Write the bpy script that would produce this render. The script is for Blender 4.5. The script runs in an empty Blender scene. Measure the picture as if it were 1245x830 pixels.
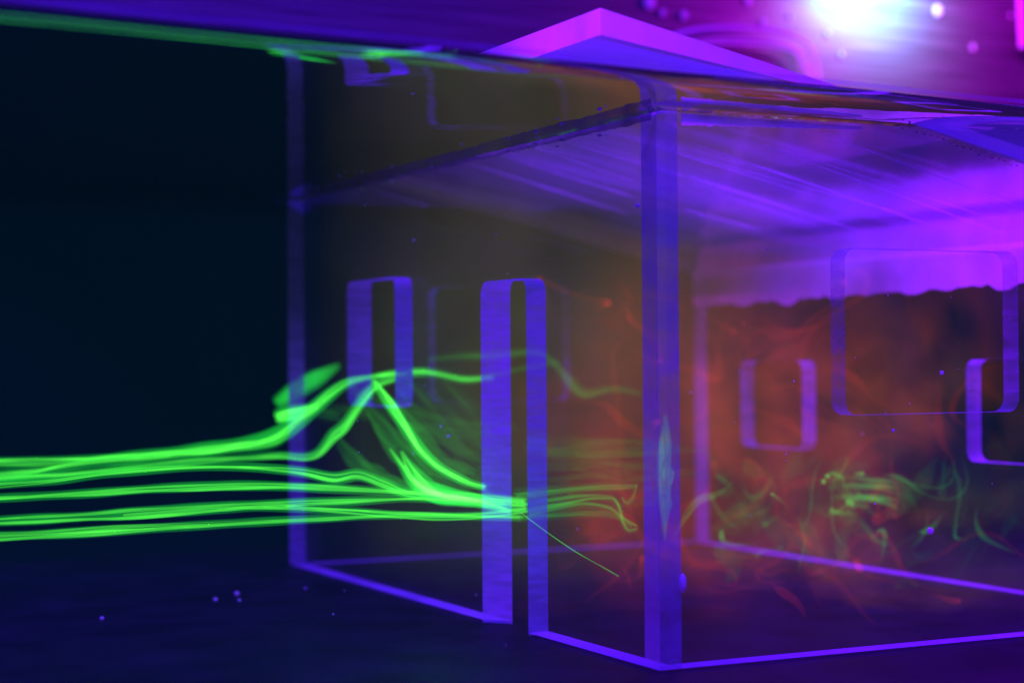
import bpy, bmesh, math, random
from mathutils import Vector, noise
from mathutils.geometry import delaunay_2d_cdt
random.seed(4)
S = bpy.context.scene
COL = S.collection

# ------------------------------------------------------------------ camera
FPX, IW, IH = 2219.3, 1245.0, 830.0          # focal length in photo pixels
YAW, PITCH, ROLL = 0.4588, 0.0113, -0.0073
CAM = Vector((-0.4347, -0.7286, 0.1444))
Fw = Vector((math.sin(YAW)*math.cos(PITCH), math.cos(YAW)*math.cos(PITCH), math.sin(PITCH)))
R0 = Vector((math.cos(YAW), -math.sin(YAW), 0.0))
U0 = R0.cross(Fw)
Rt = R0*math.cos(ROLL) + U0*math.sin(ROLL)
Up = -R0*math.sin(ROLL) + U0*math.cos(ROLL)
cam = bpy.data.cameras.new('camera')
cam.sensor_width = 36.0
cam.lens = FPX/IW*36.0
cam.clip_start, cam.clip_end = 0.01, 50
co = bpy.data.objects.new('camera', cam); COL.objects.link(co)
from mathutils import Matrix
m = Matrix((Rt, Up, -Fw)).transposed().to_4x4(); m.translation = CAM
co.matrix_world = m
cam.dof.use_dof = True
cam.dof.focus_distance = 0.92
cam.dof.aperture_fstop = 5.6
S.camera = co

def P(x, y, axis, val):
    """the point of the plane axis = val that the photograph shows at pixel x, y"""
    d = Fw + Rt*((x-IW/2)/FPX) - Up*((y-IH/2)/FPX)
    t = (val - CAM[axis])/d[axis]
    return CAM + d*t

# ------------------------------------------------------------------ world, lamps, exposure
w = bpy.data.worlds.new('World'); S.world = w; w.use_nodes = True
w.node_tree.nodes['Background'].inputs[0].default_value = (0.08, 0.05, 0.6, 1)
w.node_tree.nodes['Background'].inputs[1].default_value = 0.015
S.view_settings.view_transform = 'Standard'
S.view_settings.look = 'None'
S.view_settings.exposure = 0
S.view_settings.gamma = 1
S.render.engine = 'CYCLES'
cy = S.cycles
cy.use_denoising = True
cy.max_bounces = 14; cy.transparent_max_bounces = 96
cy.diffuse_bounces = 4; cy.glossy_bounces = 6; cy.transmission_bounces = 8; cy.volume_bounces = 0
cy.sample_clamp_indirect = 3.0
cy.caustics_reflective = False; cy.caustics_refractive = False
try:
    cy.volume_step_rate = 1.5; cy.volume_max_steps = 28
except Exception:
    pass

def light(name, kind, loc, color, power, target=None, size=None, radius=None, size_y=None):
    l = bpy.data.lights.new(name, kind); l.color = color; l.energy = power
    if size: l.shape = 'RECTANGLE'; l.size = size; l.size_y = size_y or size
    if radius: l.shadow_soft_size = radius
    o = bpy.data.objects.new(name, l); COL.objects.link(o); o.location = loc
    if target is not None:
        o.rotation_euler = (Vector(target)-Vector(loc)).to_track_quat('-Z', 'Y').to_euler()
    return o
VIOLET = (0.085, 0.009, 1.0)
REAR_Y = 0.64
ZW = 0.2614
hot = P(1065, -14, 1, REAR_Y)
light('ultraviolet_tube_overhead', 'AREA', (0.05, -0.45, 0.95), VIOLET, 28, (0.1, 0.25, 0.05), size=1.2, size_y=0.12)
light('added_violet_upstream', 'AREA', (-0.75, 0.25, 0.75), VIOLET, 16, (0.1, 0.25, 0.1), size=0.7, size_y=0.1)  # unseen violet lamp added to brighten the upstream edges
lc = light('lamp_core', 'SPOT', hot + Vector((0, -0.055, 0.014)), (0.06, 0.66, 1.0), 8, hot + Vector((0, 0, 0.004)), radius=0.008)
lc.data.spot_size = math.radians(140); lc.data.spot_blend = 1.0
light('lamp_magenta', 'POINT', hot + Vector((0.04, -0.13, 0.01)), (0.72, 0.004, 1.0), 5.6, radius=0.03)
for loc, col, pw in (((0.37, 0.11, 0.345), (0.32, 0.010, 1.0), 13), ((0.26, 0.27, 0.39), (0.20, 0.012, 1.0), 9.5)):  # unseen lamps added over the roof so its underside glows violet
    lv = light('added_violet_over_roof', 'SPOT', loc, col, pw, (loc[0]-.02, loc[1]-.01, 0), radius=0.03)
    lv.data.spot_size = math.radians(150); lv.data.spot_blend = 0.35
sp = light('added_roof_spot', 'SPOT', (-0.34, -0.20, 0.385), (0.50, 0.01, 1.0), 20, (0.03, 0.03, 0.31), radius=0.015)  # unseen narrow spot added to light the roof's front edges
sp.data.spot_size = math.radians(30); sp.data.spot_blend = 0.8

# ------------------------------------------------------------------ materials
def mat(name):
    mt = bpy.data.materials.new(name); mt.use_nodes = True
    nt = mt.node_tree; nt.nodes.clear()
    out = nt.nodes.new('ShaderNodeOutputMaterial')
    return mt, nt, out
def N(nt, typ, **kw):
    n = nt.nodes.new(typ)
    for k, v in kw.items():
        if k in n.inputs: n.inputs[k].default_value = v
        else: setattr(n, k, v)
    return n
def coords(nt, scale=(1, 1, 1)):
    t = nt.nodes.new('ShaderNodeTexCoord'); mp = nt.nodes.new('ShaderNodeMapping')
    mp.inputs['Scale'].default_value = scale
    nt.links.new(t.outputs['Object'], mp.inputs['Vector'])
    return mp.outputs['Vector']
def noise_fac(nt, vec, scale, detail=4, lo=0.3, hi=0.7, a=0.0, b=1.0):
    n = N(nt, 'ShaderNodeTexNoise', Scale=scale, Detail=detail)
    nt.links.new(vec, n.inputs['Vector'])
    r = nt.nodes.new('ShaderNodeMapRange')
    r.inputs['From Min'].default_value = lo; r.inputs['From Max'].default_value = hi
    r.inputs['To Min'].default_value = a; r.inputs['To Max'].default_value = b
    nt.links.new(n.outputs['Fac'], r.inputs['Value'])
    return r.outputs['Result']
def mixs(nt, fac, a, b):
    mx = nt.nodes.new('ShaderNodeMixShader')
    if isinstance(fac, (int, float)): mx.inputs[0].default_value = fac
    else: nt.links.new(fac, mx.inputs[0])
    nt.links.new(a, mx.inputs[1]); nt.links.new(b, mx.inputs[2])
    return mx.outputs[0]

def scatter(nt, col, normal=None, fwd=0.5):
    d = N(nt, 'ShaderNodeBsdfDiffuse', Color=(*col, 1)); t = N(nt, 'ShaderNodeBsdfTranslucent', Color=(*col, 1))
    if normal is not None:
        nt.links.new(normal, d.inputs['Normal']); nt.links.new(normal, t.inputs['Normal'])
    return mixs(nt, fwd, d.outputs[0], t.outputs[0])

def acrylic_clear(name, haze=0.02, blot=0.05):
    mt, nt, out = mat(name)
    tr = N(nt, 'ShaderNodeBsdfTransparent', Color=(0.975, 0.975, 0.985, 1))
    gl = N(nt, 'ShaderNodeBsdfGlossy', Roughness=0.05)
    lw = nt.nodes.new('ShaderNodeLayerWeight')            # reflection of acrylic in water: next to nothing until the angle is flat
    pw = N(nt, 'ShaderNodeMath', operation='POWER'); nt.links.new(lw.outputs['Facing'], pw.inputs[0]); pw.inputs[1].default_value = 6
    fr = N(nt, 'ShaderNodeMath', operation='MULTIPLY_ADD'); nt.links.new(pw.outputs[0], fr.inputs[0]); fr.inputs[1].default_value = 0.6; fr.inputs[2].default_value = 0.003
    a = mixs(nt, fr.outputs[0], tr.outputs[0], gl.outputs[0])
    sc = scatter(nt, (0.8, 0.8, 0.82))
    f = noise_fac(nt, coords(nt, (1, 1, 0.35)), 26, 6, 0.42, 0.8, haze, blot)
    nt.links.new(mixs(nt, f, a, sc), out.inputs['Surface'])
    return mt
def frosted(name, lo, hi, col=(0.58, 0.36, 0.96), stretch=(1, 1, 1), scale=90, bump=0.0004):
    """sawn or scraped acrylic: part clear, part scattering, with tool marks"""
    mt, nt, out = mat(name)
    tr = N(nt, 'ShaderNodeBsdfTransparent', Color=(0.95, 0.95, 0.97, 1))
    v = coords(nt, stretch)
    n = N(nt, 'ShaderNodeTexNoise', Scale=scale, Detail=5); nt.links.new(v, n.inputs['Vector'])
    bp = N(nt, 'ShaderNodeBump', Strength=0.6, Distance=bump); nt.links.new(n.outputs['Fac'], bp.inputs['Height'])
    sc = scatter(nt, col, bp.outputs['Normal'])
    f1 = noise_fac(nt, v, scale*0.6, 6, 0.3, 0.72, lo, hi)
    f2 = noise_fac(nt, coords(nt), 14, 3, 0.3, 0.7, 0.72, 1.15)
    mu = N(nt, 'ShaderNodeMath', operation='MULTIPLY', use_clamp=True)
    nt.links.new(f1, mu.inputs[0]); nt.links.new(f2, mu.inputs[1])
    nt.links.new(mixs(nt, mu.outputs[0], tr.outputs[0], sc), out.inputs['Surface'])
    return mt

M = {}
M['clear'] = acrylic_clear('clear_acrylic', 0.002, 0.014)
M['lamp_haze'] = acrylic_clear('lamp_haze_acrylic', 0.005, 0.024)  # stronger scatter stands in for lamp haze in the water
M['sawn'] = frosted('sawn_acrylic_edge', 0.6, 1.0, stretch=(1, 1, 6))
M['sawn_flat'] = frosted('sawn_acrylic_base', 0.8, 1.0, stretch=(3, 1, 1), scale=60)
M['joint'] = frosted('glued_acrylic_joint', 0.25, 0.7, col=(0.4, 0.26, 0.8), stretch=(1, 1, 2.2), scale=45)
M['joint2'] = frosted('sawn_joint', 0.45, 0.9, col=(0.66, 0.46, 0.92), stretch=(1, 1, 2.0), scale=38)
M['ghost'] = frosted('clear_joint', 0.03, 0.15)
M['faint2'] = frosted('polished_window_edge', 0.12, 0.5, stretch=(1, 1, 4), scale=60)
M['faint'] = frosted('wet_acrylic_edge', 0.35, 0.65, stretch=(1, 1, 5))
M['roof'] = frosted('scraped_roof_sheet', 0.02, 0.08, stretch=(0.12, 1, 1), scale=70)
M['roof_edge'] = frosted('sawn_roof_edge', 0.8, 1.0, col=(0.85, 0.8, 0.85), stretch=(1, 1, 0.4), scale=130)
M['eave'] = frosted('frosted_eave', 0.45, 0.8, col=(0.85, 0.6, 0.95), stretch=(0.2, 1, 1), scale=50)
M['scratch'] = frosted('roof_scratch', 0.7, 1.0, col=(0.8, 0.6, 0.95), stretch=(0.5, 1, 1), scale=40)
M['dark_strip'] = frosted('waterline_strip', 0.45, 0.85, col=(0.24, 0.20, 0.34), scale=60)
M['milky_coat'] = frosted('milky_frost', 0.6, 1.0, col=(0.85, 0.75, 0.95), scale=30)
M['bead'] = frosted('glue_bead', 0.85, 1.0, col=(0.9, 0.9, 0.9))

mt, nt, out = mat('polished_roof_top')              # bare to the air: a mirror from inside at flat angles
fr = N(nt, 'ShaderNodeFresnel', IOR=1.33)
gl = N(nt, 'ShaderNodeBsdfGlossy', Roughness=0.12, Color=(0.9, 0.9, 0.9, 1)); tr = N(nt, 'ShaderNodeBsdfTransparent')
v = coords(nt, (0.2, 1, 1))
nt.links.new(mixs(nt, noise_fac(nt, v, 30, 5, 0.3, 0.7, 0.02, 0.09), mixs(nt, fr.outputs[0], tr.outputs[0], gl.outputs[0]), scatter(nt, (0.75, 0.5, 0.95))), out.inputs['Surface'])
M['roof_top'] = mt
# floor and rear wall of the tank
def dark_plastic(name, col, rough, bscale, spec=0.5):
    mt, nt, out = mat(name)
    b = nt.nodes.new('ShaderNodeBsdfPrincipled')
    v = coords(nt)
    f = noise_fac(nt, v, bscale, 6, 0.3, 0.75, 0.6, 1.5)
    mx = N(nt, 'ShaderNodeMixRGB', blend_type='MULTIPLY', Fac=1.0, Color1=(*col, 1))
    nt.links.new(f, mx.inputs['Color2']); nt.links.new(mx.outputs[0], b.inputs['Base Color'])
    b.inputs['Roughness'].default_value = rough
    b.inputs['Specular IOR Level'].default_value = spec
    nt.links.new(b.outputs[0], out.inputs['Surface'])
    return mt
M['floor'] = dark_plastic('dark_tank_floor', (0.010, 0.007, 0.015), 0.5, 22, 0.03)
M['rear'] = dark_plastic('dark_rear_wall', (0.004, 0.014, 0.014), 0.6, 6, 0.1)

mt, nt, out = mat('brushed_metal')
b = nt.nodes.new('ShaderNodeBsdfPrincipled')
v = coords(nt, (1.2, 1, 60))
f = noise_fac(nt, v, 9, 6, 0.25, 0.75, 0.02, 0.14)
cr = N(nt, 'ShaderNodeCombineColor')
for i in range(3): nt.links.new(f, cr.inputs[i])
nt.links.new(cr.outputs[0], b.inputs['Base Color'])
b.inputs['Metallic'].default_value = 0.35; b.inputs['Roughness'].default_value = 0.5
n = N(nt, 'ShaderNodeTexNoise', Scale=14, Detail=6); nt.links.new(v, n.inputs['Vector'])
bp = N(nt, 'ShaderNodeBump', Strength=0.5, Distance=0.0006); nt.links.new(n.outputs['Fac'], bp.inputs['Height'])
nt.links.new(bp.outputs[0], b.inputs['Normal'])
nt.links.new(b.outputs[0], out.inputs['Surface'])
M['metal'] = mt

# water surface: Fresnel, so it is a mirror from below at flat angles
mt, nt, out = mat('water_surface')
v = coords(nt, (1, 1, 1))
n1 = N(nt, 'ShaderNodeTexNoise', Scale=16, Detail=3, Roughness=0.4); nt.links.new(v, n1.inputs['Vector'])
n2 = N(nt, 'ShaderNodeTexNoise', Scale=5, Detail=2, Roughness=0.4); nt.links.new(v, n2.inputs['Vector'])
ad = N(nt, 'ShaderNodeMath', operation='MULTIPLY_ADD'); ad.inputs[1].default_value = 0.3
nt.links.new(n1.outputs['Fac'], ad.inputs[0]); nt.links.new(n2.outputs['Fac'], ad.inputs[2])
bp = N(nt, 'ShaderNodeBump', Strength=0.35, Distance=0.004); nt.links.new(ad.outputs[0], bp.inputs['Height'])
fr = N(nt, 'ShaderNodeFresnel', IOR=1.33)
gl = N(nt, 'ShaderNodeBsdfGlossy', Roughness=0.02, Color=(0.95, 0.95, 0.95, 1)); nt.links.new(bp.outputs[0], gl.inputs['Normal'])
tr = N(nt, 'ShaderNodeBsdfTransparent')
nt.links.new(mixs(nt, fr.outputs[0], tr.outputs[0], gl.outputs[0]), out.inputs['Surface'])
M['water'] = mt

def dye(name, col, strength, skin=0.03):
    """glowing dye filling a closed shape: light is given off along the whole depth of it"""
    mt, nt, out = mat(name)
    vol = N(nt, 'ShaderNodeEmission', Color=(*col, 1), Strength=strength)
    tr = N(nt, 'ShaderNodeBsdfTransparent', Color=(0.99, 1, 0.99, 1))
    em = N(nt, 'ShaderNodeEmission', Color=(*col, 1), Strength=1.0)
    nt.links.new(mixs(nt, skin, tr.outputs[0], em.outputs[0]), out.inputs['Surface'])
    nt.links.new(vol.outputs[0], out.inputs['Volume'])
    mt.cycles.emission_sampling = 'NONE'
    return mt

# ------------------------------------------------------------------ mesh helpers
def obj(name, bm, material, parent=None, smooth=False, up=False):
    me = bpy.data.meshes.new(name)
    bmesh.ops.recalc_face_normals(bm, faces=bm.faces[:]) if bm.faces else None
    if up:
        bm.normal_update()
        for f in bm.faces:
            if f.normal.z < 0: f.normal_flip()
    bm.to_mesh(me); bm.free()
    if smooth:
        for p in me.polygons: p.use_smooth = True
    me.materials.append(material)
    o = bpy.data.objects.new(name, me); COL.objects.link(o)
    if parent is not None: o.parent = parent
    return o
def thing(name, label, cat, loc=(0, 0, 0), group=None):
    o = bpy.data.objects.new(name, None); COL.objects.link(o); o.location = loc
    o.empty_display_size = 0.02
    return tag(o, label, cat, group)
def tag(o, label, cat, group=None):
    o['label'] = label; o['category'] = cat
    if group: o['group'] = group
    return o
def structure(o, kind='structure'):
    o['kind'] = kind; return o
def quad(bm, *pts):
    return bm.faces.new([bm.verts.new(p) for p in pts])
def box(bm, x0, x1, y0, y1, z0, z1):
    vs = [bm.verts.new((x, y, z)) for x in (x0, x1) for y in (y0, y1) for z in (z0, z1)]
    for f in ((0, 1, 3, 2), (4, 6, 7, 5), (0, 4, 5, 1), (2, 3, 7, 6), (0, 2, 6, 4), (1, 5, 7, 3)):
        bm.faces.new([vs[i] for i in f])
def catmull(pts, n=6):
    pts = [Vector(p) for p in pts]; q = [pts[0]*2-pts[1]] + pts + [pts[-1]*2-pts[-2]]
    out = []
    for i in range(1, len(q)-2):
        a, b_, c, d = q[i-1:i+3]
        for k in range(n):
            t = k/n
            out.append(0.5*((2*b_)+(c-a)*t+(2*a-5*b_+4*c-d)*t*t+(3*b_-a-3*c+d)*t**3))
    out.append(pts[-1]); return out
def tube(bm, pts, rad, sides=8, squash=1.0):
    """closed tube along pts; rad is a number or a list"""
    n = len(pts); rings = []
    prev = None
    for i, p in enumerate(pts):
        t = (pts[min(i+1, n-1)]-pts[max(i-1, 0)])
        if t.length < 1e-9: t = Vector((1, 0, 0))
        t.normalize()
        up = Vector((0, 0, 1)) if abs(t.z) < 0.95 else Vector((0, 1, 0))
        a = t.cross(up).normalized(); b_ = a.cross(t).normalized()
        if prev is not None and a.dot(prev) < 0: a, b_ = -a, -b_
        prev = a
        r = rad[i] if isinstance(rad, (list, tuple)) else rad
        rings.append([bm.verts.new(p + a*(math.cos(2*math.pi*k/sides)*r) + b_*(math.sin(2*math.pi*k/sides)*r*squash)) for k in range(sides)])
    for i in range(n-1):
        for k in range(sides):
            bm.faces.new((rings[i][k], rings[i][(k+1) % sides], rings[i+1][(k+1) % sides], rings[i+1][k]))
    bm.faces.new(rings[0]); bm.faces.new(rings[-1])
def ball(bm, c, r, sub=2, sc=(1, 1, 1)):
    mtx = Matrix.Translation(c) @ Matrix.Diagonal((*sc, 1))
    bmesh.ops.create_icosphere(bm, subdivisions=sub, radius=r, matrix=mtx)

# ------------------------------------------------------------------ the tank: floor, rear wall, brushed panel, water
bm = bmesh.new(); quad(bm, (-2.0, -0.9, 0), (2.6, -0.9, 0), (2.6, REAR_Y, 0), (-2.0, REAR_Y, 0))
structure(obj('tank_floor', bm, M['floor']))
bm = bmesh.new(); box(bm, -2.0, 2.6, REAR_Y, REAR_Y+0.02, 0, 0.312)
structure(obj('rear_wall', bm, M['rear']))
bm = bmesh.new(); box(bm, -2.0, 2.6, REAR_Y+0.001, REAR_Y+0.02, 0.313, 1.0)
panel = structure(obj('metal_back_panel', bm, M['metal']))

W, L, T = 0.3446, 0.5127, 0.012
RZ, RS = 0.2950, 0.235                       # height of the roof's underside over the front wall, and its fall
def roof_z(x): return RZ - RS*x

EZ = 0.0045                                   # rise of the water where it touches the glass
ga, gb = P(0, 2, 2, ZW+EZ), P(1245, 130, 2, ZW+EZ)
gs = (gb.y-ga.y)/(gb.x-ga.x)
def front_y(x): return ga.y + gs*(x-ga.x)
bm = bmesh.new()
prof = [0.0, 0.0012, 0.003, 0.005, 0.008, 0.012, 0.017, 0.024, 0.034, 0.045]
nx = 60; xs = [-1.6 + 3.6*i/nx for i in range(nx+1)]
rows = []
for d in prof:
    rows.append([bm.verts.new((x, front_y(x)+d, ZW + EZ*math.exp(-d/0.0070)*(1+0.12*math.sin(9*x)+0.06*math.sin(31*x)) - (EZ*0.005 if d > .04 else 0))) for x in xs])
for a, b2 in zip(rows, rows[1:]):
    for i in range(nx): bm.faces.new((a[i], a[i+1], b2[i+1], b2[i]))
# flat part round the house, with the hole the house stands in
g = -0.0005                                  # water ends at the walls
x0, x1, y0, y1 = g, W-g, g, L-g
mb = 0.009                                   # width of the wetting line at the walls
X0, X1, Y0, Y1 = x0-mb, x1+mb, y0-mb, y1+mb
def fy(x): return front_y(x)+prof[-1]
zf = ZW
def vz(x, y): return bm.verts.new((x, y, zf))
def poly(*p): bm.faces.new([vz(*q) for q in p])
poly((-1.6, fy(-1.6)), (X0, fy(X0)), (X0, Y0), (X0, Y1), (X0, REAR_Y), (-1.6, REAR_Y))
poly((X0, fy(X0)), (X1, fy(X1)), (X1, Y0), (X0, Y0))
poly((X0, Y1), (X1, Y1), (X1, REAR_Y), (X0, REAR_Y))
poly((X1, fy(X1)), (0.62, fy(0.62)), (0.62, REAR_Y), (X1, REAR_Y), (X1, Y1), (X1, Y0))
poly((0.62, fy(0.62)), (2.0, fy(2.0)), (2.0, REAR_Y), (0.62, REAR_Y))
poly((0.196, y0), (x1, y0), (x1, y1), (0.196, y1))        # over the part of the roof that is under water
# wetting line: the surface bends down where it meets the walls
def meniscus(p, q, inward, depth, seed):
    p, q, inward = Vector(p), Vector(q), Vector(inward)
    n = 90; pr = [(0, 0), (0.35, 0.05), (0.6, 0.2), (0.8, 0.5), (0.93, 0.85), (1, 1)]
    rr = []
    for a, dz in pr:
        row = []
        for i in range(n+1):
            t = i/n; c = p.lerp(q, t) + inward*(a*mb)
            j = noise.noise(Vector((t*26, seed, 0)))*0.35 + noise.noise(Vector((t*70, seed, 3)))*0.2
            row.append(bm.verts.new((c.x, c.y, ZW - depth*dz*max(0.25, 1+j))))
        rr.append(row)
    for a, b2 in zip(rr, rr[1:]):
        for i in range(n): bm.faces.new((a[i], a[i+1], b2[i+1], b2[i]))
meniscus((X0, Y0, 0), (X0, Y1, 0), (1, 0, 0), 0.0016, 1)
meniscus((X0, Y0, 0), (0.196, Y0, 0), (0, 1, 0), 0.0010, 5)
poly((0.196, Y0), (X1, Y0), (x1, y0), (0.196, y0))
meniscus((X0, Y1, 0), (X1, Y1, 0), (0, -1, 0), 0.004, 8)
poly((X1, Y0), (X1, Y1), (x1, y1), (x1, y0))
bmesh.ops.remove_doubles(bm, verts=bm.verts[:], dist=1e-5)
me_w = obj('water_surface', bm, M['water'], smooth=True, up=True)
structure(me_w)
# thin frosted strip standing in for the line of light along the water's edge
bm = bmesh.new()
for i in range(nx):
    xa, xb = xs[i], xs[i+1]
    za, zb = [ZW+EZ*(1+0.12*math.sin(9*x)+0.06*math.sin(31*x))+0.0008 for x in (xa, xb)]
    quad(bm, (xa, front_y(xa)-0.0006, za), (xb, front_y(xb)-0.0006, zb), (xb, front_y(xb)-0.0006, zb+0.0022), (xa, front_y(xa)-0.0006, za+0.0022))
bmesh.ops.remove_doubles(bm, verts=bm.verts[:], dist=1e-5)
M['edge_light'] = frosted('waterline_light_strip', 0.1, 0.35, scale=20)
structure(obj('waterline_light', bm, M['edge_light']))

# the water itself glows very faintly with the dye already mixed into it
mt, nt, out = mat('tinted_water')
em = N(nt, 'ShaderNodeEmission', Color=(0.02, 0.36, 1.0, 1), Strength=0.018)
nt.links.new(em.outputs[0], out.inputs['Volume'])
bm = bmesh.new()
lo = [bm.verts.new(p) for p in ((-1.6, front_y(-1.6)+.001, .001), (2.0, front_y(2.0)+.001, .001), (2.0, REAR_Y-.001, .001), (-1.6, REAR_Y-.001, .001))]
hi = [bm.verts.new((v2.co.x, v2.co.y, ZW-.0085)) for v2 in lo]
bm.faces.new(lo); bm.faces.new(hi)
for i in range(4): bm.faces.new((lo[i], lo[(i+1) % 4], hi[(i+1) % 4], hi[i]))
structure(obj('water', bm, mt))

# ------------------------------------------------------------------ the acrylic house
house = thing('acrylic_house', 'clear acrylic model house with door, windows and sloping roof standing in the water tank', 'model house')

def rounded(a0, a1, b0, b1, r=0.007, n=5):
    pts = []
    for (ca, cb, s) in ((a1-r, b1-r, 0), (a0+r, b1-r, 90), (a0+r, b0+r, 180), (a1-r, b0+r, 270)):
        for k in range(n+1):
            t = math.radians(s+90*k/n); pts.append((ca+r*math.cos(t), cb+r*math.sin(t)))
    return pts
def fill(bm, loops, put):
    pts, es = [], []
    for lp in loops:
        k = len(pts); pts += [Vector(q) for q in lp]
        es += [(k+i, k+(i+1) % len(lp)) for i in range(len(lp))]
    vs, _, fs, _, _, _ = delaunay_2d_cdt(pts, es, [], 0, 1e-7)
    def inside(c):
        r = False
        for lp in loops:
            for i in range(len(lp)):
                (xa, ya_), (xb, yb_) = lp[i], lp[(i+1) % len(lp)]
                if (ya_ > c.y) != (yb_ > c.y) and c.x < (xb-xa)*(c.y-ya_)/(yb_-ya_)+xa: r = not r
        return r
    bv = [bm.verts.new(put(q.x, q.y)) for q in vs]
    for f in fs:
        if inside(sum((vs[i] for i in f), Vector((0, 0)))/len(f)):
            bm.faces.new([bv[i] for i in f])
    bmesh.ops.delete(bm, geom=[v2 for v2 in bm.verts if not v2.link_faces], context='VERTS')
def sheet(name, outer, holes, put0, put1):
    """the two clear faces of a wall; its sawn edges are parts of their own"""
    bm = bmesh.new(); fill(bm, [outer]+holes, put0); fill(bm, [outer]+holes, put1)
    return obj(name, bm, M['clear'], house)
def band(name, loop, put0, put1, material, parent, closed=True, inset=0.0):
    bm = bmesh.new(); n = len(loop)
    a = [bm.verts.new(Vector(put0(*p)).lerp(Vector(put1(*p)), 0.01)) for p in loop]
    b2 = [bm.verts.new(Vector(put0(*p)).lerp(Vector(put1(*p)), 0.99)) for p in loop]
    for i in range(n if closed else n-1):
        j = (i+1) % n; bm.faces.new((a[i], a[j], b2[j], b2[i]))
    return obj(name, bm, material, parent)

# front wall (x = 0 .. T), coordinates (y, z)
f0 = lambda a, b2: (0.0, a, b2)
JS = 0.0135                                  # the upstream jambs are cut on a slant
def f1(a, b2):
    for lo_, hi_, top_ in ((0.1345, 0.1910, 0.1900), (P(480, 400, 0, 0).y, 0.3965, 0.1990)):
        if lo_-1e-6 <= a <= hi_+1e-6 and b2 <= top_: return (T, a - JS*max(0, (a-lo_)/(hi_-lo_)*2-1), b2)
    return (T, a, b2)
dy0, dy1, dz = 0.1345, 0.1910, 0.1890
rr = 0.008
door = [(dy0, 0.0)] + [(dy0, dz-rr)] + [(dy0+rr-rr*math.cos(t), dz-rr+rr*math.sin(t)) for t in [math.radians(18*k) for k in range(1, 6)]] + \
       [(dy1-rr+rr*math.sin(t), dz-rr+rr*math.cos(t)) for t in [math.radians(18*k) for k in range(0, 6)]] + [(dy1, 0.0)]
outer = [(0, 0)] + door + [(L, 0), (L, RZ-.010), (0, RZ-.010)]
wy0 = P(480, 400, 0, 0).y
win = rounded(wy0, 0.3965, 0.1170, 0.1977)
fw = sheet('front_wall', outer, [win], f0, f1)
band('door_reveal', door, f0, f1, M['sawn'], fw, closed=False)
band('window_reveal', win, f0, f1, M['sawn'], fw)
def strip(name, pts, material, parent):
    bm = bmesh.new(); quad(bm, *pts); return obj(name, bm, material, parent)
zb = 0.0015
bm = bmesh.new()
quad(bm, (0, 0, zb), (T, 0, zb), (T, dy0, zb), (0, dy0, zb)); quad(bm, (0, dy1, zb), (T, dy1-JS, zb), (T, L, zb), (0, L, zb))
obj('bottom_edge', bm, M['sawn_flat'], fw)
strip('end_edge', [(0, 0.0, 0.002), (T, 0.0, 0.002), (T, 0.0, ZW), (0, 0.0, ZW)], M['joint'], fw)
yj = P(780, 500, 0, 0).y
strip('joint_edge', [(0.0008, 0.0005, 0.002), (0.0008, yj, 0.002), (0.0008, yj, ZW), (0.0008, 0.0005, ZW)], M['joint2'], fw)
strip('end_edge', [(0, L, 0.002), (T, L, 0.002), (T, L, ZW), (0, L, ZW)], M['sawn'], fw)

def ragged(name, put, t0, t1, hi0, lo0, hi1, lo1, seed, amp, material, parent):
    bm = bmesh.new(); n = 120; A, B = [], []
    for i in range(n+1):
        t = i/n; c = t0+(t1-t0)*t
        h = hi0+(hi1-hi0)*t; l = lo0+(lo1-lo0)*t
        l += amp*(noise.noise(Vector((t*30, seed, 0))) + 0.6*noise.noise(Vector((t*90, seed, 4))))
        A.append(bm.verts.new(put(c, h))); B.append(bm.verts.new(put(c, min(l, h-.0002))))
    for i in range(n): bm.faces.new((A[i], A[i+1], B[i+1], B[i]))
    return obj(name, bm, material, parent)
ragged('waterline_strip', lambda c, h: (-0.0007, c, h), 0.002, L-.04, ZW+.001, ZW-.0052, ZW+.001, ZW-.0030, 3, .0010, M['dark_strip'], fw)  # dark strip with a ragged lower edge along the water level

# side walls (x = T .. W), coordinates (x, z)
def side_wall(name, ya, yb, hole, reveal_mat, edge_mat):
    s0 = lambda a, b2: (a, ya, b2)
    s1 = lambda a, b2: (a, yb, b2)
    g2 = T+0.0006
    outer = [(g2, 0), (W, 0), (W, roof_z(W)), (0.14, roof_z(0.14)), (g2, roof_z(g2)-.009)]
    o = sheet(name, outer, [hole], s0, s1)
    band('window_reveal', hole, s0, s1, reveal_mat, o)
    strip('bottom_edge', [(g2, ya, zb), (W, ya, zb), (W, yb, zb), (g2, yb, zb)], M['sawn_flat'], o)
    strip('joint_edge', [(g2, ya+.0003, 0.002), (g2, yb-.0003, 0.002), (g2, yb-.0003, ZW), (g2, ya+.0003, ZW)], edge_mat, o)
    strip('end_edge', [(W, ya, 0.002), (W, yb, 0.002), (W, yb, roof_z(W)), (W, ya, roof_z(W))], M['sawn'], o)
    return o
near = side_wall('near_side_wall', 0.0, T, rounded(0.1072, 0.2168, 0.1170, 0.1993), M['faint2'], M['ghost'])
near.data.materials[0] = M['lamp_haze']
far = side_wall('far_side_wall', L-T, L, rounded(0.1095, 0.2220, 0.1155, 0.2005), M['faint2'], M['ghost'])

ragged('waterline_strip', lambda c, h: (c, -0.0007, h), T+.002, 0.118, ZW-.0015, ZW-.007, ZW-.0025, ZW-.004, 6, .0006, M['milky_coat'], near)  # frosted strip added where lamp light shows in the meniscus

strip('lit_fill_sheet', [(0.142, -0.0056, roof_z(0.142)+.004), (W, -0.0056, roof_z(W)+.004), (W, -0.0056, ZW+.0005), (0.142, -0.0056, ZW+.0005)], M['eave'], near)  # frosted sheet added to catch lamp light across a dark gap

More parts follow.
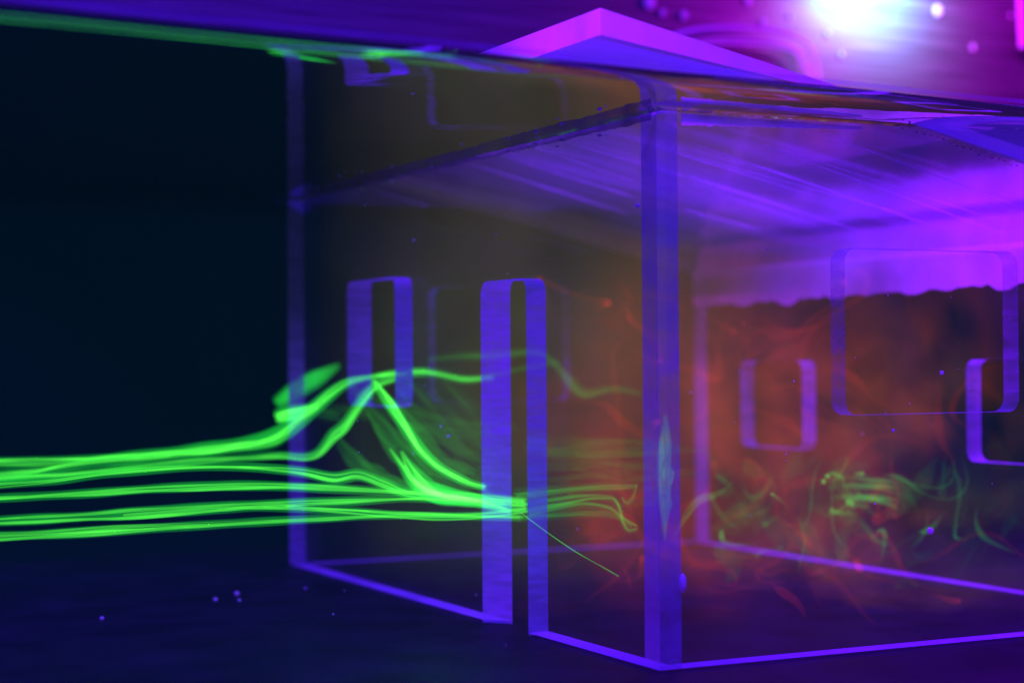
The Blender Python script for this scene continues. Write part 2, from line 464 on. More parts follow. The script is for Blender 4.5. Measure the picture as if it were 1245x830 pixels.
# back wall (x = W-T .. W), coordinates (y, z), between the side walls
b0 = lambda a, b2: (W-T, a, b2)
b1 = lambda a, b2: (W, a, b2)
ya, yb = T+0.0006, L-T-0.0006
outer = [(ya, 0), (yb, 0), (yb, roof_z(W)), (ya, roof_z(W))]
h1, h2 = rounded(0.3550, 0.4345, 0.0798, 0.1438), rounded(0.0985, 0.1780, 0.0798, 0.1438)
bw = sheet('back_wall', outer, [h1, h2], b0, b1)
bw.data.materials[0] = M['lamp_haze']
band('window_reveal', h1, b0, b1, M['faint'], bw); band('window_reveal', h2, b0, b1, M['faint'], bw)
strip('bottom_edge', [(W-T, ya, zb), (W, ya, zb), (W, yb, zb), (W-T, yb, zb)], M['sawn_flat'], bw)
strip('end_edge', [(W-T, yb, 0.002), (W, yb, 0.002), (W, yb, roof_z(W)), (W-T, yb, roof_z(W))], M['sawn'], bw)
# milky sheet with a ragged lower edge over the top of the back wall
bm = bmesh.new(); n = 160
top, bot = [], []
for i in range(n+1):
    y = ya + (yb-ya)*i/n; t = i/n
    drip = 0.007*max(0, noise.noise(Vector((t*17, 2, 0))))**0.7 + 0.0012*noise.noise(Vector((t*60, 5, 0)))
    zl = 0.1912 - drip - 0.004*t
    top.append(bm.verts.new((W-T-0.0008, y, roof_z(W)+0.001))); bot.append(bm.verts.new((W-T-0.0008, y, zl)))
for i in range(n): bm.faces.new((top[i], top[i+1], bot[i+1], bot[i]))
obj('milky_patch', bm, M['milky_coat'], bw)

# roof: one thick sheet, high over the front wall, falling to the back wall
ap = P(730, 10, 1, -0.004)
rt = 0.012
OV = -ap.x
top_z = ap.z
ed = P(595, 60, 2, top_z)                    # a second point of its upper front edge
sk = (ed.x-ap.x)/(ed.y-ap.y)
YN, YF = -0.004, L+0.01
def rx(y): return ap.x + sk*(y-YN)
XE = W+0.006
def roof_under(x): return roof_z(x)+0.0004
bm = bmesh.new()
u = [Vector((rx(YN), YN, roof_under(rx(YN)))), Vector((XE, YN, roof_under(XE))), Vector((XE, YF, roof_under(XE))), Vector((rx(YF), YF, roof_under(rx(YF))))]
th = top_z - u[0].z
tp = [v2 + Vector((0, 0, th if v2.x < 0 else rt)) for v2 in u]
print('roof overhang', OV, 'thickness at the apex', th, 'skew', sk)
XV = 0.075                                   # up to here the slab is thicker: the eave over the front wall
ez = top_z - 0.0122
v_n, v_f = Vector((XV, YN, roof_under(XV))), Vector((XV, YF, roof_under(XV)))
u[0].z = ez; u[3].z = ez
bm = bmesh.new(); quad(bm, v_n, u[1], u[2], v_f)
rf = obj('roof', bm, M['roof'], house)
bm = bmesh.new(); quad(bm, u[0], v_n, v_f, u[3])
obj('eave', bm, M['eave'], rf)
bm = bmesh.new(); quad(bm, *tp)
obj('top_face', bm, M['roof_top'], rf, up=True)
bm = bmesh.new(); quad(bm, u[0], v_n, u[1], tp[1], tp[0]); obj('side_edge', bm, M['roof_edge'], rf)
bm = bmesh.new(); quad(bm, u[3], v_f, u[2], tp[2], tp[3]); obj('side_edge', bm, M['roof_edge'], rf)
bm = bmesh.new(); quad(bm, u[0], u[3], tp[3], tp[0]); obj('front_edge', bm, M['roof_edge'], rf)
bm = bmesh.new(); quad(bm, u[1], u[2], tp[2], tp[1]); obj('back_edge', bm, M['roof_edge'], rf)
# long scratches in the underside, running down the slope
def scratch(pa, pb, wd):
    pts = []
    for x, y in (pa, pb):
        d = Fw + Rt*((x-IW/2)/FPX) - Up*((y-IH/2)/FPX)
        t = (RZ - CAM.z - RS*CAM.x)/(d.z + RS*d.x)
        pts.append(CAM + d*t)
    a, b2 = pts
    d = (b2-a)
    b2 = a + d*min(1.0, (W-0.02-a.x)/d.x) if d.x else b2
    nrm = Vector((-d.y, d.x, 0)).normalized()*wd
    bm = bmesh.new(); dz2 = Vector((0, 0, -0.0008))
    n = 14; A = []; B = []
    for i in range(n+1):
        t = i/n; c = a.lerp(b2, t)+dz2; k = math.sin(math.pi*min(1, max(0.03, t)))**0.4*(0.7+0.5*noise.noise(c*60))
        A.append(bm.verts.new(c+nrm*k)); B.append(bm.verts.new(c-nrm*k))
    for i in range(n): bm.faces.new((A[i], A[i+1], B[i+1], B[i]))
    o = obj('scratch', bm, M['scratch'], rf)
    return a, b2
for pa, pb, wd in [((690, 172), (836, 214), .0008), ((840, 172), (1145, 277), .0009), ((838, 213), (1060, 284), .0009), ((832, 253), (925, 278), .0012),
                   ((610, 188), (770, 238), .0010), ((548, 190), (772, 262), .0016), ((520, 222), (772, 300), .0030), ((425, 250), (775, 340), .0025),
                   ((850, 190), (1110, 262), .0006), ((950, 180), (1200, 262), .0007), ((460, 232), (770, 322), .0012), ((580, 200), (775, 258), .0006), ((650, 178), (778, 222), .0006), ((900, 165), (1240, 290), .0006), ((845, 225), (1000, 275), .0005), ((1000, 160), (1240, 250), .0005), ((760, 165), (1000, 240), .0005)]:
    r = scratch(pa, pb, wd)

# ------------------------------------------------------------------ glowing dye
GREEN = (0.10, 1.0, 0.065)
M['dye'] = dye('green_dye', GREEN, 330)
M['halo'] = dye('spread_green_dye', (0.02, 1.0, 0.07), 36, 0.002)
M['halo_faint'] = dye('spread_faint_dye', (0.03, 1.0, 0.08), 5, 0.001)
M['dye_soft'] = dye('thin_green_dye', (0.05, 1.0, 0.08), 60, 0.015)
M['dye_faint'] = dye('faint_green_dye', (0.08, 1.0, 0.10), 17, 0.006)
M['teal_reflection'] = dye('reflected_teal', (0.005, 1.0, 0.5), 32, 0.001)
M['dye_puff'] = dye('puff_green_dye', (0.06, 1.0, 0.16), 1.6, 0.0004)
M['dye_veil'] = dye('veil_green_dye', (0.06, 1.0, 0.08), 9, 0.001)
M['dye_curl'] = dye('curling_green_dye', (0.06, 1.0, 0.14), 13, 0.001)
M['dye_knot'] = dye('bright_knot_dye', (0.05, 1.0, 0.12), 36, 0.008)
M['dye_smear'] = dye('smeared_green_dye', (0.10, 1.0, 0.10), 4.5, 0.001)
M['dye_red'] = dye('red_dye', (1.0, 0.05, 0.025), 7, 0.001)

def stream(name, label, specs, material, group, cat='dye stream', seed=0, strands=3, halo=None, spread=1.0, thin=0.85):
    """specs: list of (pixel points with plane, radius); one stream of dye is one mesh of strands in a thin glow of spread-out dye"""
    bm = bmesh.new(); rnd = random.Random(seed*7+1); nf = 0
    for pts, rad in specs:
        c = catmull(pts, 7); n = len(c)
        if isinstance(rad, (int, float)): rad = [rad]*2
        rs = []
        for i in range(n):
            t = i/(n-1)*(len(rad)-1); k = min(int(t), len(rad)-2)
            r = rad[k]*(1-(t-k)) + rad[k+1]*(t-k)
            rs.append(r*(1 + 0.25*noise.noise(c[i]*38 + Vector((seed, 0, 0)))))
        for j in range(strands):
            o1 = Vector((rnd.uniform(-9, 9), rnd.uniform(-9, 9), seed)); fat = rnd.uniform(0.34, 0.66)*thin
            cc = [p + noise.noise_vector(p*11+o1)*(2.0*r*spread) for p, r in zip(c, rs)]
            tube(bm, cc, [r*fat*(1+0.5*noise.noise(p*45+o1)) for p, r in zip(cc, rs)], 7)
        nf = len(bm.faces)
        if halo:
            k0 = len(bm.faces); tube(bm, c, [r*2.0 for r in rs], 8)
            bm.faces.ensure_lookup_table()
            for f in bm.faces[k0:]: f.material_index = 1
    o = obj(name, bm, material, smooth=True)
    if halo: o.data.materials.append(halo)
    return tag(o, label, cat, group)
def pl(points, axis, val):
    return [P(x, y, axis, val) for x, y in points]
DG = 'glowing dye streams flowing from the left'
YD, YWN = 0.158, 0.345
# streams that climb to the window
stream('dye_stream', 'thick uppermost green dye stream that climbs the front wall into the window', [
    (pl([(-30, 580), (34, 575), (67, 569), (118, 561), (169, 555), (236, 548), (287, 541), (320, 535), (344, 525), (364, 511), (384, 494), (404, 477), (421, 466), (437, 461), (455, 458)], 1, YWN)
     + pl([(478, 455), (509, 452), (529, 454), (563, 461), (600, 459)], 1, YWN+0.01), [.0019, .0019, .0026, .0028, .0024, .0012, .0018, .001]),
    (pl([(-30, 566), (60, 565), (150, 556), (250, 549), (330, 540), (360, 517), (392, 488)], 1, YWN), [.001, .0013, .0014, .0012, .0006])],
    M['dye'], DG, halo=M['halo'], seed=1)
stream('dye_stream', 'thin green dye stream along the very top of the bundle at the left edge', [
    (pl([(-30, 561), (30, 559), (70, 558), (120, 556), (190, 552), (260, 547), (320, 541)], 1, YWN-.01), [.0013, .0012, .001, .0004])], M['dye'], DG, halo=M['halo'], seed=2)
stream('dye_stream', 'green dye stream that dips then bends up sharply below the window', [
    (pl([(-30, 586), (30, 581), (80, 578), (150, 569), (230, 561), (300, 556), (340, 553), (370, 555), (388, 549), (404, 530), (418, 518), (435, 494), (448, 477), (462, 466), (480, 461)], 1, YWN-.015), [.0012, .0013, .0013, .0014, .0020, .0022, .0012])], M['dye'], DG, halo=M['halo'], seed=3)
stream('dye_stream', 'soft blurred green reflection of dye rising past the far left corner post', [  # built as a glowing strand, stands for a reflection
    (pl([(336, 490), (350, 481), (370, 468), (392, 456), (412, 444)], 1, L+.03), [.0026, .0036, .0034, .001])], M['dye_soft'], DG, halo=M['halo'], seed=4)
stream('dye_stream', 'short blunt green reflection of dye beside the left corner post under the blurred streak', [  # another glowing strand in place of reflected dye
    (pl([(336, 507), (350, 503), (368, 499), (386, 494)], 1, L-.02-.02), [.0026, .0030, .0026, .001])], M['dye'], DG, halo=M['halo'], seed=5)
# streams that go through the door
stream('dye_stream', 'bright green dye stream that sags down to the door below the climbing streams', [
    (pl([(-30, 592), (0, 589), (67, 584), (135, 575), (219, 568), (287, 567), (337, 570), (371, 574), (407, 581), (436, 577), (465, 587), (493, 598), (530, 603), (573, 608), (600, 616), (620, 622)], 1, YD+.03), [.0010, .0012, .0013, .0014, .0020, .0018, .0021, .0014])], M['dye'], DG, halo=M['halo'], seed=6)
stream('dye_stream', 'single thin green dye stream with dark water above and below it', [
    (pl([(-30, 606), (0, 605), (100, 600), (200, 593), (300, 590), (392, 593), (465, 597), (522, 600), (580, 604), (640, 608)], 1, YD+.01), [.0011, .0013, .0014, .0014, .0012])], M['dye'], DG, halo=M['halo'], seed=7)
stream('dye_stream', 'double green dye stream that splits in two before the door', [
    (pl([(-30, 636), (0, 633), (80, 629), (160, 624), (280, 616), (392, 611), (483, 606), (540, 606), (640, 613)], 1, YD), [.0014, .0014, .0018, .0013, .0013]),
    (pl([(150, 627), (240, 619), (320, 617), (414, 620), (483, 625), (560, 627), (640, 619)], 1, YD), [.0008, .0012, .0012, .0010])], M['dye'], DG, halo=M['halo'], seed=8)
stream('dye_stream', 'lowest green dye stream close above the dark floor', [
    (pl([(-30, 654), (0, 652), (100, 647), (200, 641), (300, 635), (410, 629), (483, 626), (555, 627), (634, 629)], 1, YD-.005), [.0012, .0014, .0012, .0011]),
    (pl([(-30, 650), (60, 647), (140, 642), (240, 637), (330, 632)], 1, YD-.005), [.0008, .0010, .0003])], M['dye'], DG, halo=M['halo'], seed=9)
FG = 'dye falling from the window to the door in front of the front wall'
stream('dye_stream', 'green dye thread falling in a long curve from the window to the door', [
    (pl([(453, 462), (465, 479), (482, 503), (502, 533), (516, 551), (537, 570), (569, 586), (590, 592)], 0, -.012), [.0010, .0022, .0020, .0018, .001])], M['dye'], FG, halo=M['halo'], seed=10)
stream('dye_stream', 'fan of green dye sweeping down onto the door streams left of the door', [
    (pl([(474, 545), (486, 562), (500, 580), (520, 595), (545, 603), (590, 610), (620, 620)], 0, -.02), [.0006, .0015, .0026, .0030, .002, .001]),
    (pl([(488, 548), (500, 568), (515, 585), (534, 598), (560, 605)], 0, -.016), [.0008, .002, .0022, .0006])], M['dye'], FG, halo=M['halo'], seed=11)
for lab, pts, r, sd in (('wide pale green veil of dye hanging between window and door', [(432, 478), (462, 515), (500, 555), (560, 590), (610, 612)], .0055, 31),
                        ('faint green veil of dye left of the door above the streams', [(470, 480), (500, 520), (530, 560), (575, 575)], .0065, 32),
                        ('faint green veil of dye under the window sill', [(400, 520), (430, 560), (480, 590), (540, 604)], .0050, 33)):
    stream('dye_veil', lab, [(pl(pts, 0, -.008), [.0010, r, r, .0012])], M['dye_veil'], FG, 'dye veil', seed=sd, strands=7, spread=1.0, thin=0.9)['kind'] = 'stuff'
# inside the house behind the door
IG = 'green dye drifting inside the house behind the door'
stream('dye_wisp', 'upper level green dye band inside the house just right of the door', [
    (pl([(625, 600), (659, 597), (692, 594), (725, 592), (757, 591), (775, 590)], 1, YD), [.0018, .0016, .0014, .0012, .0006])], M['dye_soft'], IG, 'dye wisp', halo=M['halo_faint'], seed=12)
stream('dye_wisp', 'green dye band inside that arches and hooks down near the corner post', [
    (pl([(620, 620), (659, 614), (690, 609), (715, 605), (738, 605), (748, 608), (754, 620), (757, 634), (764, 645), (775, 643)], 1, YD), [.0022, .0018, .0014, .0012, .0014, .0012, .0008]),
    (pl([(640, 624), (680, 617), (710, 613), (740, 618), (757, 630), (774, 640)], 1, YD-.01), [.0016, .0012, .0010, .0007])], M['dye_soft'], IG, 'dye wisp', halo=M['halo_faint'], seed=13)
stream('dye_wisp', 'lower level green dye band inside the house right of the door', [
    (pl([(634, 629), (659, 628), (690, 626), (714, 625), (742, 626), (757, 631), (768, 640)], 1, YD-.004), [.0014, .0013, .0011, .0008])], M['dye_soft'], IG, 'dye wisp', halo=M['halo_faint'], seed=14)
stream('dye_wisp', 'tiny forked curl of green dye touching the corner post', [
    (pl([(757, 604), (762, 611), (769, 606), (773, 596), (774, 588)], 1, YD-.02), [.0008, .001, .0008, .0005])], M['dye_soft'], IG, 'dye wisp', halo=M['halo_faint'], seed=15)
stream('dye_wisp', 'blurred green dye band crossing the room behind the window at head height', [
    (pl([(497, 456), (530, 452), (563, 461), (590, 458), (640, 447), (680, 440)], 1, YWN), [.0014, .0018, .0014, .001]),
    (pl([(520, 437), (560, 433), (600, 432), (650, 428), (672, 440), (690, 460), (710, 478), (745, 472), (780, 478)], 1, YWN+.02), [.0008, .002, .0018, .0016, .0024, .0018, .001])], M['dye_faint'], IG, 'dye wisp', halo=M['halo_faint'], seed=16)
stream('dye_wisp', 'wide faint smear of green dye under the window left of the door', [
    (pl([(424, 470), (470, 500), (520, 515), (575, 521), (630, 521)], 1, YWN-.02), [.002, .006, .005, .0025]),
    (pl([(480, 520), (520, 545), (560, 560), (600, 566)], 1, YWN-.05), [.003, .009, .008, .003])], M['dye_smear'], IG, 'dye wisp', strands=5, spread=1.5, seed=17)
stream('dye_wisp', 'wide faint level smear of green dye between door and corner post', [
    (pl([(640, 540), (680, 544), (720, 542), (860, 548)], 1, YD), [.002, .005, .005, .0006]),
    (pl([(640, 572), (690, 570), (740, 573), (860, 578)], 1, YD+.02), [.002, .0045, .0045, .0006])], M['dye_smear'], IG, 'dye wisp', strands=5, spread=1.5, seed=18)
stream('dye_thread', 'hair thin straight green thread slanting down from the door to the floor', [
    (pl([(634, 622), (664, 644), (704, 672), (752, 701)], 0, -.004), [.0006, .0005, .0005, .0003])], M['dye'], IG, 'dye thread', seed=19, strands=1)
stream('dye_wisp', 'upright broken teal green glow standing for dye reflected in the near corner post', [
    (pl([(808, 505), (809, 545), (810, 600), (809, 655)], 0, .010), [.0010, .0036, .0036, .0008]), (pl([(809, 560), (810, 580), (809, 598)], 0, .0085), [.0012, .0036, .0014]),
    (pl([(809, 600), (809, 612), (810, 632)], 0, .0085), [.0014, .0036, .0012])], M['teal_reflection'], IG, 'dye wisp', seed=20, strands=3, spread=0.7, thin=1.3)['kind'] = 'stuff'  # glowing tubes placed for the green reflected inside the post

# curls further right, deep in the house
RG = 'curls of green dye at the right deep inside the house'
def curl(label, strands, y, material='dye_curl'):
    stream('dye_wisp', label, [(pl(p, 1, y+0.012*k), r) for k, (p, r) in enumerate(strands)], M[material], RG, 'dye wisp', seed=len(label), strands=9, spread=3.4, thin=0.42)['kind'] = 'stuff'
curl('knot of bright green dye blobs with a tail reaching down to the right', [
    ([(1012, 588), (1020, 584), (1026, 570), (1032, 562)], [.001, .0022, .0016, .002, .001]),
    ([(1022, 586), (1030, 597), (1036, 606), (1040, 616)], [.002, .0025, .002, .003, .0015]),
    ([(1040, 575), (1055, 582), (1066, 590), (1084, 593), (1100, 600), (1110, 612)], [.0008, .0016, .002, .0016, .0006]),
    ([(1034, 600), (1038, 608), (1041, 615)], [.0012, .0022, .0012]), ([(1014, 588), (1022, 586), (1026, 580)], [.001, .002, .001])], 0.22, 'dye_knot')
curl('long green dye arc falling from the knot to a hook above the floor edge', [
    ([(1084, 592), (1100, 600), (1110, 615), (1115, 635), (1112, 652), (1107, 670), (1112, 678), (1124, 675), (1134, 671)], [.001, .0016, .0014, .0012, .0012, .0012, .002, .0014, .001])], 0.23, 'dye_curl')
curl('feathery yellow green dye tuft beside the back corner post', [
    ([(862, 640), (880, 644), (893, 644), (908, 638), (925, 646)], [.001, .002, .0026, .0014, .0006]),
    ([(856, 616), (868, 624), (885, 622), (903, 618), (916, 610)], [.0006, .0012, .001, .0014, .0005]),
    ([(905, 622), (918, 606), (940, 596), (962, 582)], [.001, .0016, .0012, .0006]),
    ([(870, 650), (890, 640), (912, 630), (930, 622)], [.0006, .0018, .0012, .0006])], 0.27, 'dye_curl')
curl('short green dye hook rising beside the right back window', [
    ([(1172, 672), (1180, 660), (1184, 650), (1190, 660), (1186, 672), (1176, 685)], [.0006, .0014, .0016, .0014, .001, .0004]),
    ([(1160, 700), (1172, 690), (1180, 676)], [.0006, .0012, .0006])], 0.2, 'dye_curl')
curl('pale green dye spray at the right edge under the back window', [
    ([(1195, 632), (1210, 614), (1228, 598), (1248, 592)], [.0008, .0014, .0014, .001]),
    ([(1232, 600), (1230, 622), (1226, 636), (1218, 655)], [.0006, .0012, .002, .0006]),
    ([(1226, 634), (1240, 640), (1255, 652)], [.0012, .0008, .0006]),
    ([(1200, 540), (1212, 538), (1220, 545), (1232, 570)], [.0005, .0012, .0008, .0006])], 0.19, 'dye_curl')
curl('loose faint green dye loops between the knot and the right edge', [
    ([(1140, 560), (1160, 580), (1172, 605), (1168, 630), (1150, 640)], [.0006, .0014, .001, .0014, .0005]),
    ([(1075, 575), (1082, 556), (1098, 545), (1112, 548)], [.0005, .0010, .0010, .0004]),
    ([(1000, 560), (985, 590), (1002, 616), (1030, 630)], [.0008, .0022, .0018, .0006]),
    ([(1060, 660), (1080, 668), (1100, 655), (1140, 640)], [.0005, .0012, .001, .0005])], 0.21, 'dye_curl')
curl('pale green dye smear low on the floor behind the long edge line', [
    ([(1090, 712), (1110, 718), (1135, 722), (1160, 718)], [.001, .0026, .0022, .0006]),
    ([(972, 666), (980, 660), (985, 672), (976, 682)], [.001, .002, .002, .0008])], 0.2, 'dye_curl')

def tangle(name, label, count, x_rng, y_rng, depth, steps, rad, material, cat, sd, top=0.2):
    """fine filaments wound up by the eddies: each follows a swirling field from its own starting point"""
    bm = bmesh.new(); rnd = random.Random(sd)
    for i in range(count):
        p = P(rnd.uniform(*x_rng), rnd.uniform(*y_rng), 1, rnd.uniform(*depth)); pts = [p.copy()]
        for k in range(rnd.randint(*steps)):
            q = p*17 + Vector((sd, 0, 0)); e_ = 0.05
            gx = noise.noise_vector(q+Vector((e_, 0, 0)))-noise.noise_vector(q-Vector((e_, 0, 0)))
            gy = noise.noise_vector(q+Vector((0, e_, 0)))-noise.noise_vector(q-Vector((0, e_, 0)))
            gz = noise.noise_vector(q+Vector((0, 0, e_)))-noise.noise_vector(q-Vector((0, 0, e_)))
            v_ = Vector((gy.z-gz.y, gz.x-gx.z, gx.y-gy.x))
            if v_.length > 1e-9: v_.normalize()
            p = p + (v_ + Vector((0.25, 0, 0)))*0.0034
            if not (T+.004 < p.x < W-T-.004 and T+.004 < p.y < L-T-.004 and .006 < p.z < top): break
            pts.append(p.copy())
        if len(pts) < 7: continue
        r0 = rnd.uniform(*rad); n = len(pts)
        tube(bm, pts, [r0*(0.15+math.sin(math.pi*j/(n-1))*(1+0.6*noise.noise(q2*50)))  for j, q2 in enumerate(pts)], 6)
    o = obj(name, bm, material, smooth=True); o['kind'] = 'stuff'
    return tag(o, label, cat)
tangle('dye_curls', 'tangle of fine green dye curls filling the right half of the house', 52, (865, 1250), (575, 690), (.12, .36), (9, 30), (.0007, .0020), M['dye_curl'], 'dye curls', 11, .088)
tangle('dye_curls', 'brighter clump of short green dye curls right of the middle of the house', 22, (1000, 1075), (568, 622), (.20, .28), (7, 10), (.0008, .0020), M['dye_knot'], 'dye curls', 14, .10)
tangle('dye_curls', 'soft faint green dye puffs around the fine curls at the right', 34, (860, 1250), (560, 690), (.1, .34), (8, 22), (.003, .006), M['dye_puff'], 'dye curls', 23, .09)
tangle('dye_curls', 'deep red smoky dye filaments winding through the back of the house', 70, (690, 1240), (360, 640), (.08, .36), (18, 50), (.0010, .0030), M['dye_red'], 'dye curls', 5)
tangle('dye_curls', 'dull red smoky dye filaments lying low over the house floor', 30, (700, 1150), (640, 770), (.04, .26), (18, 40), (.0010, .0024), M['dye_red'], 'dye curls', 8)

def red_curl(label, strands, y):
    stream('dye_wisp', label, [(pl(p, 1, y+0.012*k), r) for k, (p, r) in enumerate(strands)], M['dye_red'], 'curls of red dye deep inside the house', 'dye wisp',
           seed=len(label)+3, strands=8, spread=3.6, thin=0.5)['kind'] = 'stuff'
red_curl('smoky red dye streaks between the small back window and the big side window', [
    ([(985, 370), (1000, 400), (1030, 430), (1060, 450)], [.001, .003, .003, .001]), ([(1000, 480), (1030, 500), (1060, 520), (1085, 545)], [.001, .004, .004, .001]),
    ([(1040, 470), (1060, 500), (1100, 530), (1115, 570)], [.001, .003, .003, .001]), ([(870, 380), (890, 410), (900, 450)], [.001, .004, .001])], 0.2)
red_curl('smoky dark red dye streaks low over the floor right of the corner post', [
    ([(840, 690), (880, 700), (930, 690), (970, 705)], [.001, .004, .004, .001]), ([(965, 720), (985, 700), (1000, 730), (1010, 765)], [.001, .002, .002, .001]),
    ([(850, 740), (900, 755), (960, 760), (1000, 750)], [.001, .003, .003, .001]), ([(1040, 720), (1090, 740), (1140, 742)], [.001, .003, .001])], 0.14)
red_curl('smoky red dye loops between the door and the near corner post', [
    ([(690, 500), (720, 470), (750, 480), (760, 520)], [.001, .003, .003, .001]), ([(665, 640), (700, 660), (740, 650), (770, 665)], [.001, .004, .004, .001]),
    ([(680, 400), (720, 380), (760, 390), (772, 430)], [.001, .003, .003, .001])], 0.16)

# red and olive dye that has mixed through the room: a cloud, brighter in patches
mt, nt, out = mat('mixed_dye_cloud')
tc = nt.nodes.new('ShaderNodeTexCoord')
pos = tc.outputs['Object']
wn = N(nt, 'ShaderNodeTexNoise', Scale=9, Detail=2); nt.links.new(pos, wn.inputs['Vector'])
wsub = N(nt, 'ShaderNodeVectorMath', operation='MULTIPLY_ADD')
nt.links.new(wn.outputs['Color'], wsub.inputs[0]); wsub.inputs[1].default_value = (0.12, 0.12, 0.12); nt.links.new(pos, wsub.inputs[2])
warped = wsub.outputs[0]
def blob(center, radius, power):
    """soft patch of dye about a point of the room"""
    d = N(nt, 'ShaderNodeVectorMath', operation='DISTANCE'); nt.links.new(warped, d.inputs[0])
    d.inputs[1].default_value = tuple(c+0.06 for c in center)
    r = nt.nodes.new('ShaderNodeMapRange'); r.interpolation_type = 'SMOOTHSTEP'
    r.inputs['From Min'].default_value = 0; r.inputs['From Max'].default_value = radius
    r.inputs['To Min'].default_value = power; r.inputs['To Max'].default_value = 0
    nt.links.new(d.outputs['Value'], r.inputs['Value']); return r.outputs['Result']
def add(a, b2, op='ADD'):
    mth = N(nt, 'ShaderNodeMath', operation=op)
    for i, s in enumerate((a, b2)):
        if isinstance(s, (int, float)): mth.inputs[i].default_value = s
        else: nt.links.new(s, mth.inputs[i])
    return mth.outputs[0]
def total(lst):
    o = lst[0]
    for s in lst[1:]: o = add(o, s)
    return o
big = noise_fac(nt, warped, 13, 3, 0.38, 0.66, 0.25, 1.5)
fine = noise_fac(nt, warped, 24, 6, 0.46, 0.64, 0.0, 2.4)
red = total([blob((0.32, 0.40, 0.12), 0.17, 1.2), blob((0.20, 0.22, 0.14), 0.16, 0.45), blob((0.14, 0.20, 0.05), 0.12, 0.9), blob((0.2, 0.1, 0.03), 0.15, 0.25), blob((0.31, 0.18, 0.14), 0.17, 1.2), blob((0.30, 0.26, 0.08), 0.16, 0.9), blob((0.10, 0.19, 0.10), 0.12, 0.9), blob((0.08, 0.15, 0.05), 0.10, 0.9), blob((0.22, 0.16, 0.02), 0.12, 0.7)])
red = add(add(red, big, 'MULTIPLY'), fine, 'MULTIPLY')
orange = add(add(blob((0.32, 0.42, 0.085), 0.19, 1.05), big, 'MULTIPLY'), noise_fac(nt, warped, 20, 5, 0.36, 0.64, 0.35, 1.5), 'MULTIPLY')
olive = add(total([blob((0.13, 0.34, 0.2), 0.32, 1.35), blob((0.12, 0.36, 0.10), 0.26, 0.7)]), noise_fac(nt, warped, 13, 4, 0.35, 0.68, 0.35, 1.45), 'MULTIPLY')
green = add(total([blob((0.05, 0.36, 0.11), 0.16, 0.35), blob((0.25, 0.14, 0.07), 0.15, 0.45)]), fine, 'MULTIPLY')
sums = None
for fac, col in ((red, (0.48, 0.028, 0.012)), (orange, (0.55, 0.10, 0.008)), (olive, (0.112, 0.086, 0.03)), (green, (0.03, 0.28, 0.06))):
    sc = N(nt, 'ShaderNodeVectorMath', operation='SCALE'); sc.inputs[0].default_value = col
    nt.links.new(fac, sc.inputs['Scale'])
    if sums is None: sums = sc.outputs[0]
    else:
        va = N(nt, 'ShaderNodeVectorMath', operation='ADD'); nt.links.new(sums, va.inputs[0]); nt.links.new(sc.outputs[0], va.inputs[1]); sums = va.outputs[0]
em = N(nt, 'ShaderNodeEmission', Strength=1.0); nt.links.new(sums, em.inputs['Color'])
nt.links.new(em.outputs[0], out.inputs['Volume'])
bm = bmesh.new()
xa, xb, e = T+.001, W-T-.002, .001
lo = [bm.verts.new(p) for p in ((xa, T+e, .003), (xb, T+e, .003), (xb, L-T-e, .003), (xa, L-T-e, .003))]
hi = [bm.verts.new((p.co.x, p.co.y, roof_z(p.co.x)-.002)) for p in lo]
bm.faces.new(lo); bm.faces.new(hi)
for i in range(4): bm.faces.new((lo[i], lo[(i+1) % 4], hi[(i+1) % 4], hi[i]))
cloud = obj('dye_cloud', bm, mt); structure(cloud, 'stuff')
cloud['label'] = 'red and olive dye mixed through the water inside the house'

# ------------------------------------------------------------------ small things
# bubbles on the floor at the left
for px, py, r, lab in ((288, 721, .0016, 'largest bright violet bubble on the dark floor left of the house'), (262, 728, .0014, 'violet bubble on the floor left beside the largest one'),
                       (291, 729, .001, 'faint violet bubble on the floor just below the largest one'), (124, 751, .0012, 'lone violet bubble on the floor at the far left')):
    bm = bmesh.new(); c = P(px, py, 2, r*0.9); ball(bm, c, r, 2, (1, 1, 0.8))
    tag(obj('bubble', bm, M['bead'], smooth=True), lab, 'bubble', 'bubbles on the tank floor')
# bubbles clinging to the walls
for i, (px, py, axis, val, r, par) in enumerate(((545, 530, 0, -.001, .0009, fw), (775, 250, 0, -.001, .0012, fw), (536, 518, 0, -.001, .0006, fw), (503, 292, 0, -.001, .0007, fw),
                                   (1145, 453, 1, -.001, .0011, near), (1131, 645, 1, .014, .0018, near), (1086, 523, 1, -.001, .0008, near), (1064, 612, 1, -.001, .0005, near))):
    bm = bmesh.new(); ball(bm, P(px, py, axis, val), r, 2)
    obj('bubble', bm, M['bead'], par, smooth=True)
# specks drifting in the water in front of the house and in it
bm = bmesh.new()
for i in range(70):
    c = P(random.uniform(360, 1240), random.uniform(180, 790), 1, random.uniform(-.05, .3))
    if 0.004 < c.z < ZW-.02: ball(bm, c, random.choice((.0002, .0003, .0003, .0005)), 1)
structure(obj('water_specks', bm, M['bead'], smooth=True), 'stuff')
# a drop of glue standing out from the corner post
bm = bmesh.new(); c = P(830, 708, 1, -.0015); ball(bm, c, .0022, 2, (0.8, 0.8, 2.0))
obj('glue_drop', bm, M['milky_coat'], near, smooth=True)
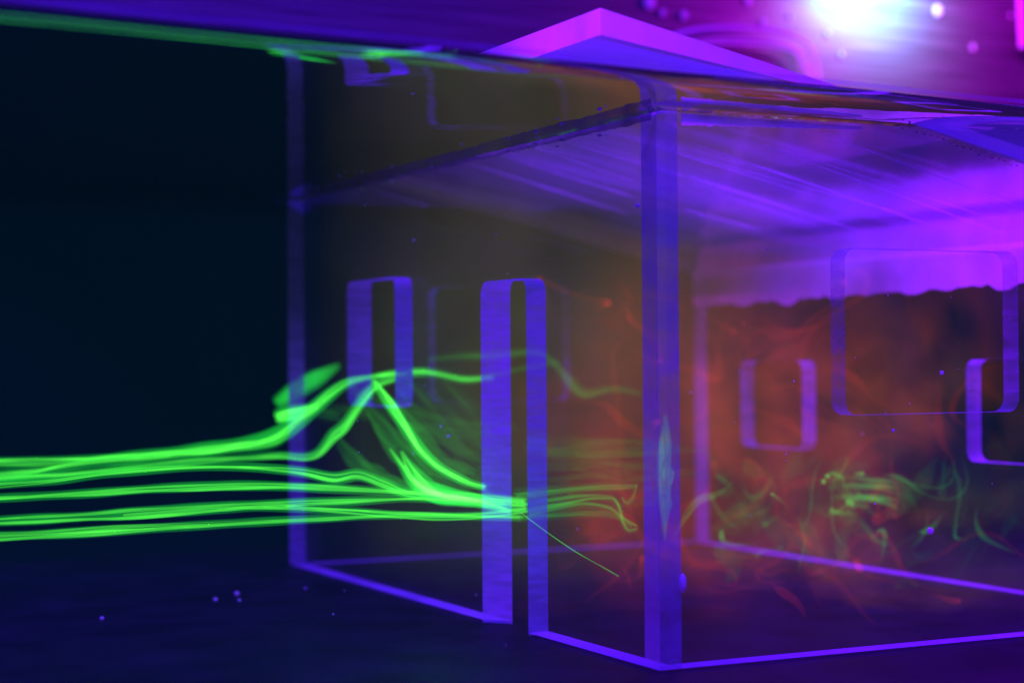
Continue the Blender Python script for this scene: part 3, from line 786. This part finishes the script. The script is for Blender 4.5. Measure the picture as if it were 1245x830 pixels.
# glue beads along the roof joint on the near side wall and at the waterline of the front wall
bm = bmesh.new()
for i in range(24):
    x = 0.138 + 0.10*i/23 + random.uniform(-.0008, .0008)
    ball(bm, Vector((x, -.0012, roof_z(x)-0.001+random.uniform(-.0014, .0006))), random.choice((.0003, .0004, .0005)), 1, (1.8, 1, 1))
beads = obj('glue_beads', bm, M['bead'], near, smooth=True); beads['kind'] = 'stuff'
bm = bmesh.new()
for i in range(14):
    y = random.uniform(.01, .5)
    ball(bm, Vector((-.0015, y, ZW-.007+random.uniform(-.001, .004))), random.choice((.0005, .0008, .0012)), 1, (1, 1.6, 0.7))
ob = obj('waterline_droplets', bm, M['bead'], fw, smooth=True); ob['kind'] = 'stuff'

# above the water: bent tube, droplets on the panel, bright edge at the far right
def on_panel(points, off): return [P(x, y, 1, REAR_Y-off) for x, y in points]
tb = thing('bent_tube', 'bent clear double tube on the metal panel left of the bright lamp glow', 'tube', on_panel([(980, 80)], .01)[0])
for k, dy in enumerate((0, 13, 19)):
    bm = bmesh.new()
    pts = on_panel([(800, 50+dy), (840, 38+dy), (880, 34+dy), (930, 36+dy), (965, 44+dy), (984-dy*.4, 56+dy), (992-dy*.4, 80+dy), (998-dy*.4, 118+dy)], .012)
    pts = [p - tb.location for p in pts]
    tube(bm, catmull(pts, 6), .0013 if k else .0022, 8)
    obj('tube_run', bm, M['bead'] if k else M['milky_coat'], tb, smooth=True)
DR = 'droplets on the metal panel above the water'
for i, (px, py, r, lab) in enumerate(((790, 3, 9, 'large magenta droplet at the top edge above the roof peak'), (806, 16, 4.5, 'small magenta droplet below the large one above the roof slope'),
                           (832, 19, 5.5, 'magenta droplet right of the small one above the roof slope'), (910, 2, 5, 'droplet at the top edge left of the lamp glow'),
                           (928, 27, 4, 'droplet just above the bent tube'), (1140, 13, 7, 'round pale droplet just right of the white lamp glow'),
                           (1007, 41, 3, 'tiny bright droplet below left of the lamp glow'), (1023, 66, 3, 'tiny bright droplet under the lamp glow'),
                           (1183, 58, 4, 'dim droplet midway between the lamp glow and the right edge'), (962, 20, 3, 'dim small droplet between bent tube and lamp glow'),
                           (1229, 19, 3, 'tiny pink droplet near the right edge strip'))):
    bm = bmesh.new(); c = P(px, py, 1, REAR_Y-.001); ball(bm, c, r*.00068, 2, (0.9, 0.45, 1.15))
    tag(obj('droplet', bm, M['bead'], smooth=True), lab, 'droplet', DR)
bm = bmesh.new(); a, b2 = P(1239, -20, 1, REAR_Y-.02), P(1243, 58, 1, REAR_Y-.02)
tube(bm, catmull([a, a.lerp(b2, .5), b2], 4), .003, 8)
tag(obj('edge_strip', bm, M['bead']), 'bright upright strip on the metal panel at the right edge above the water', 'strip')
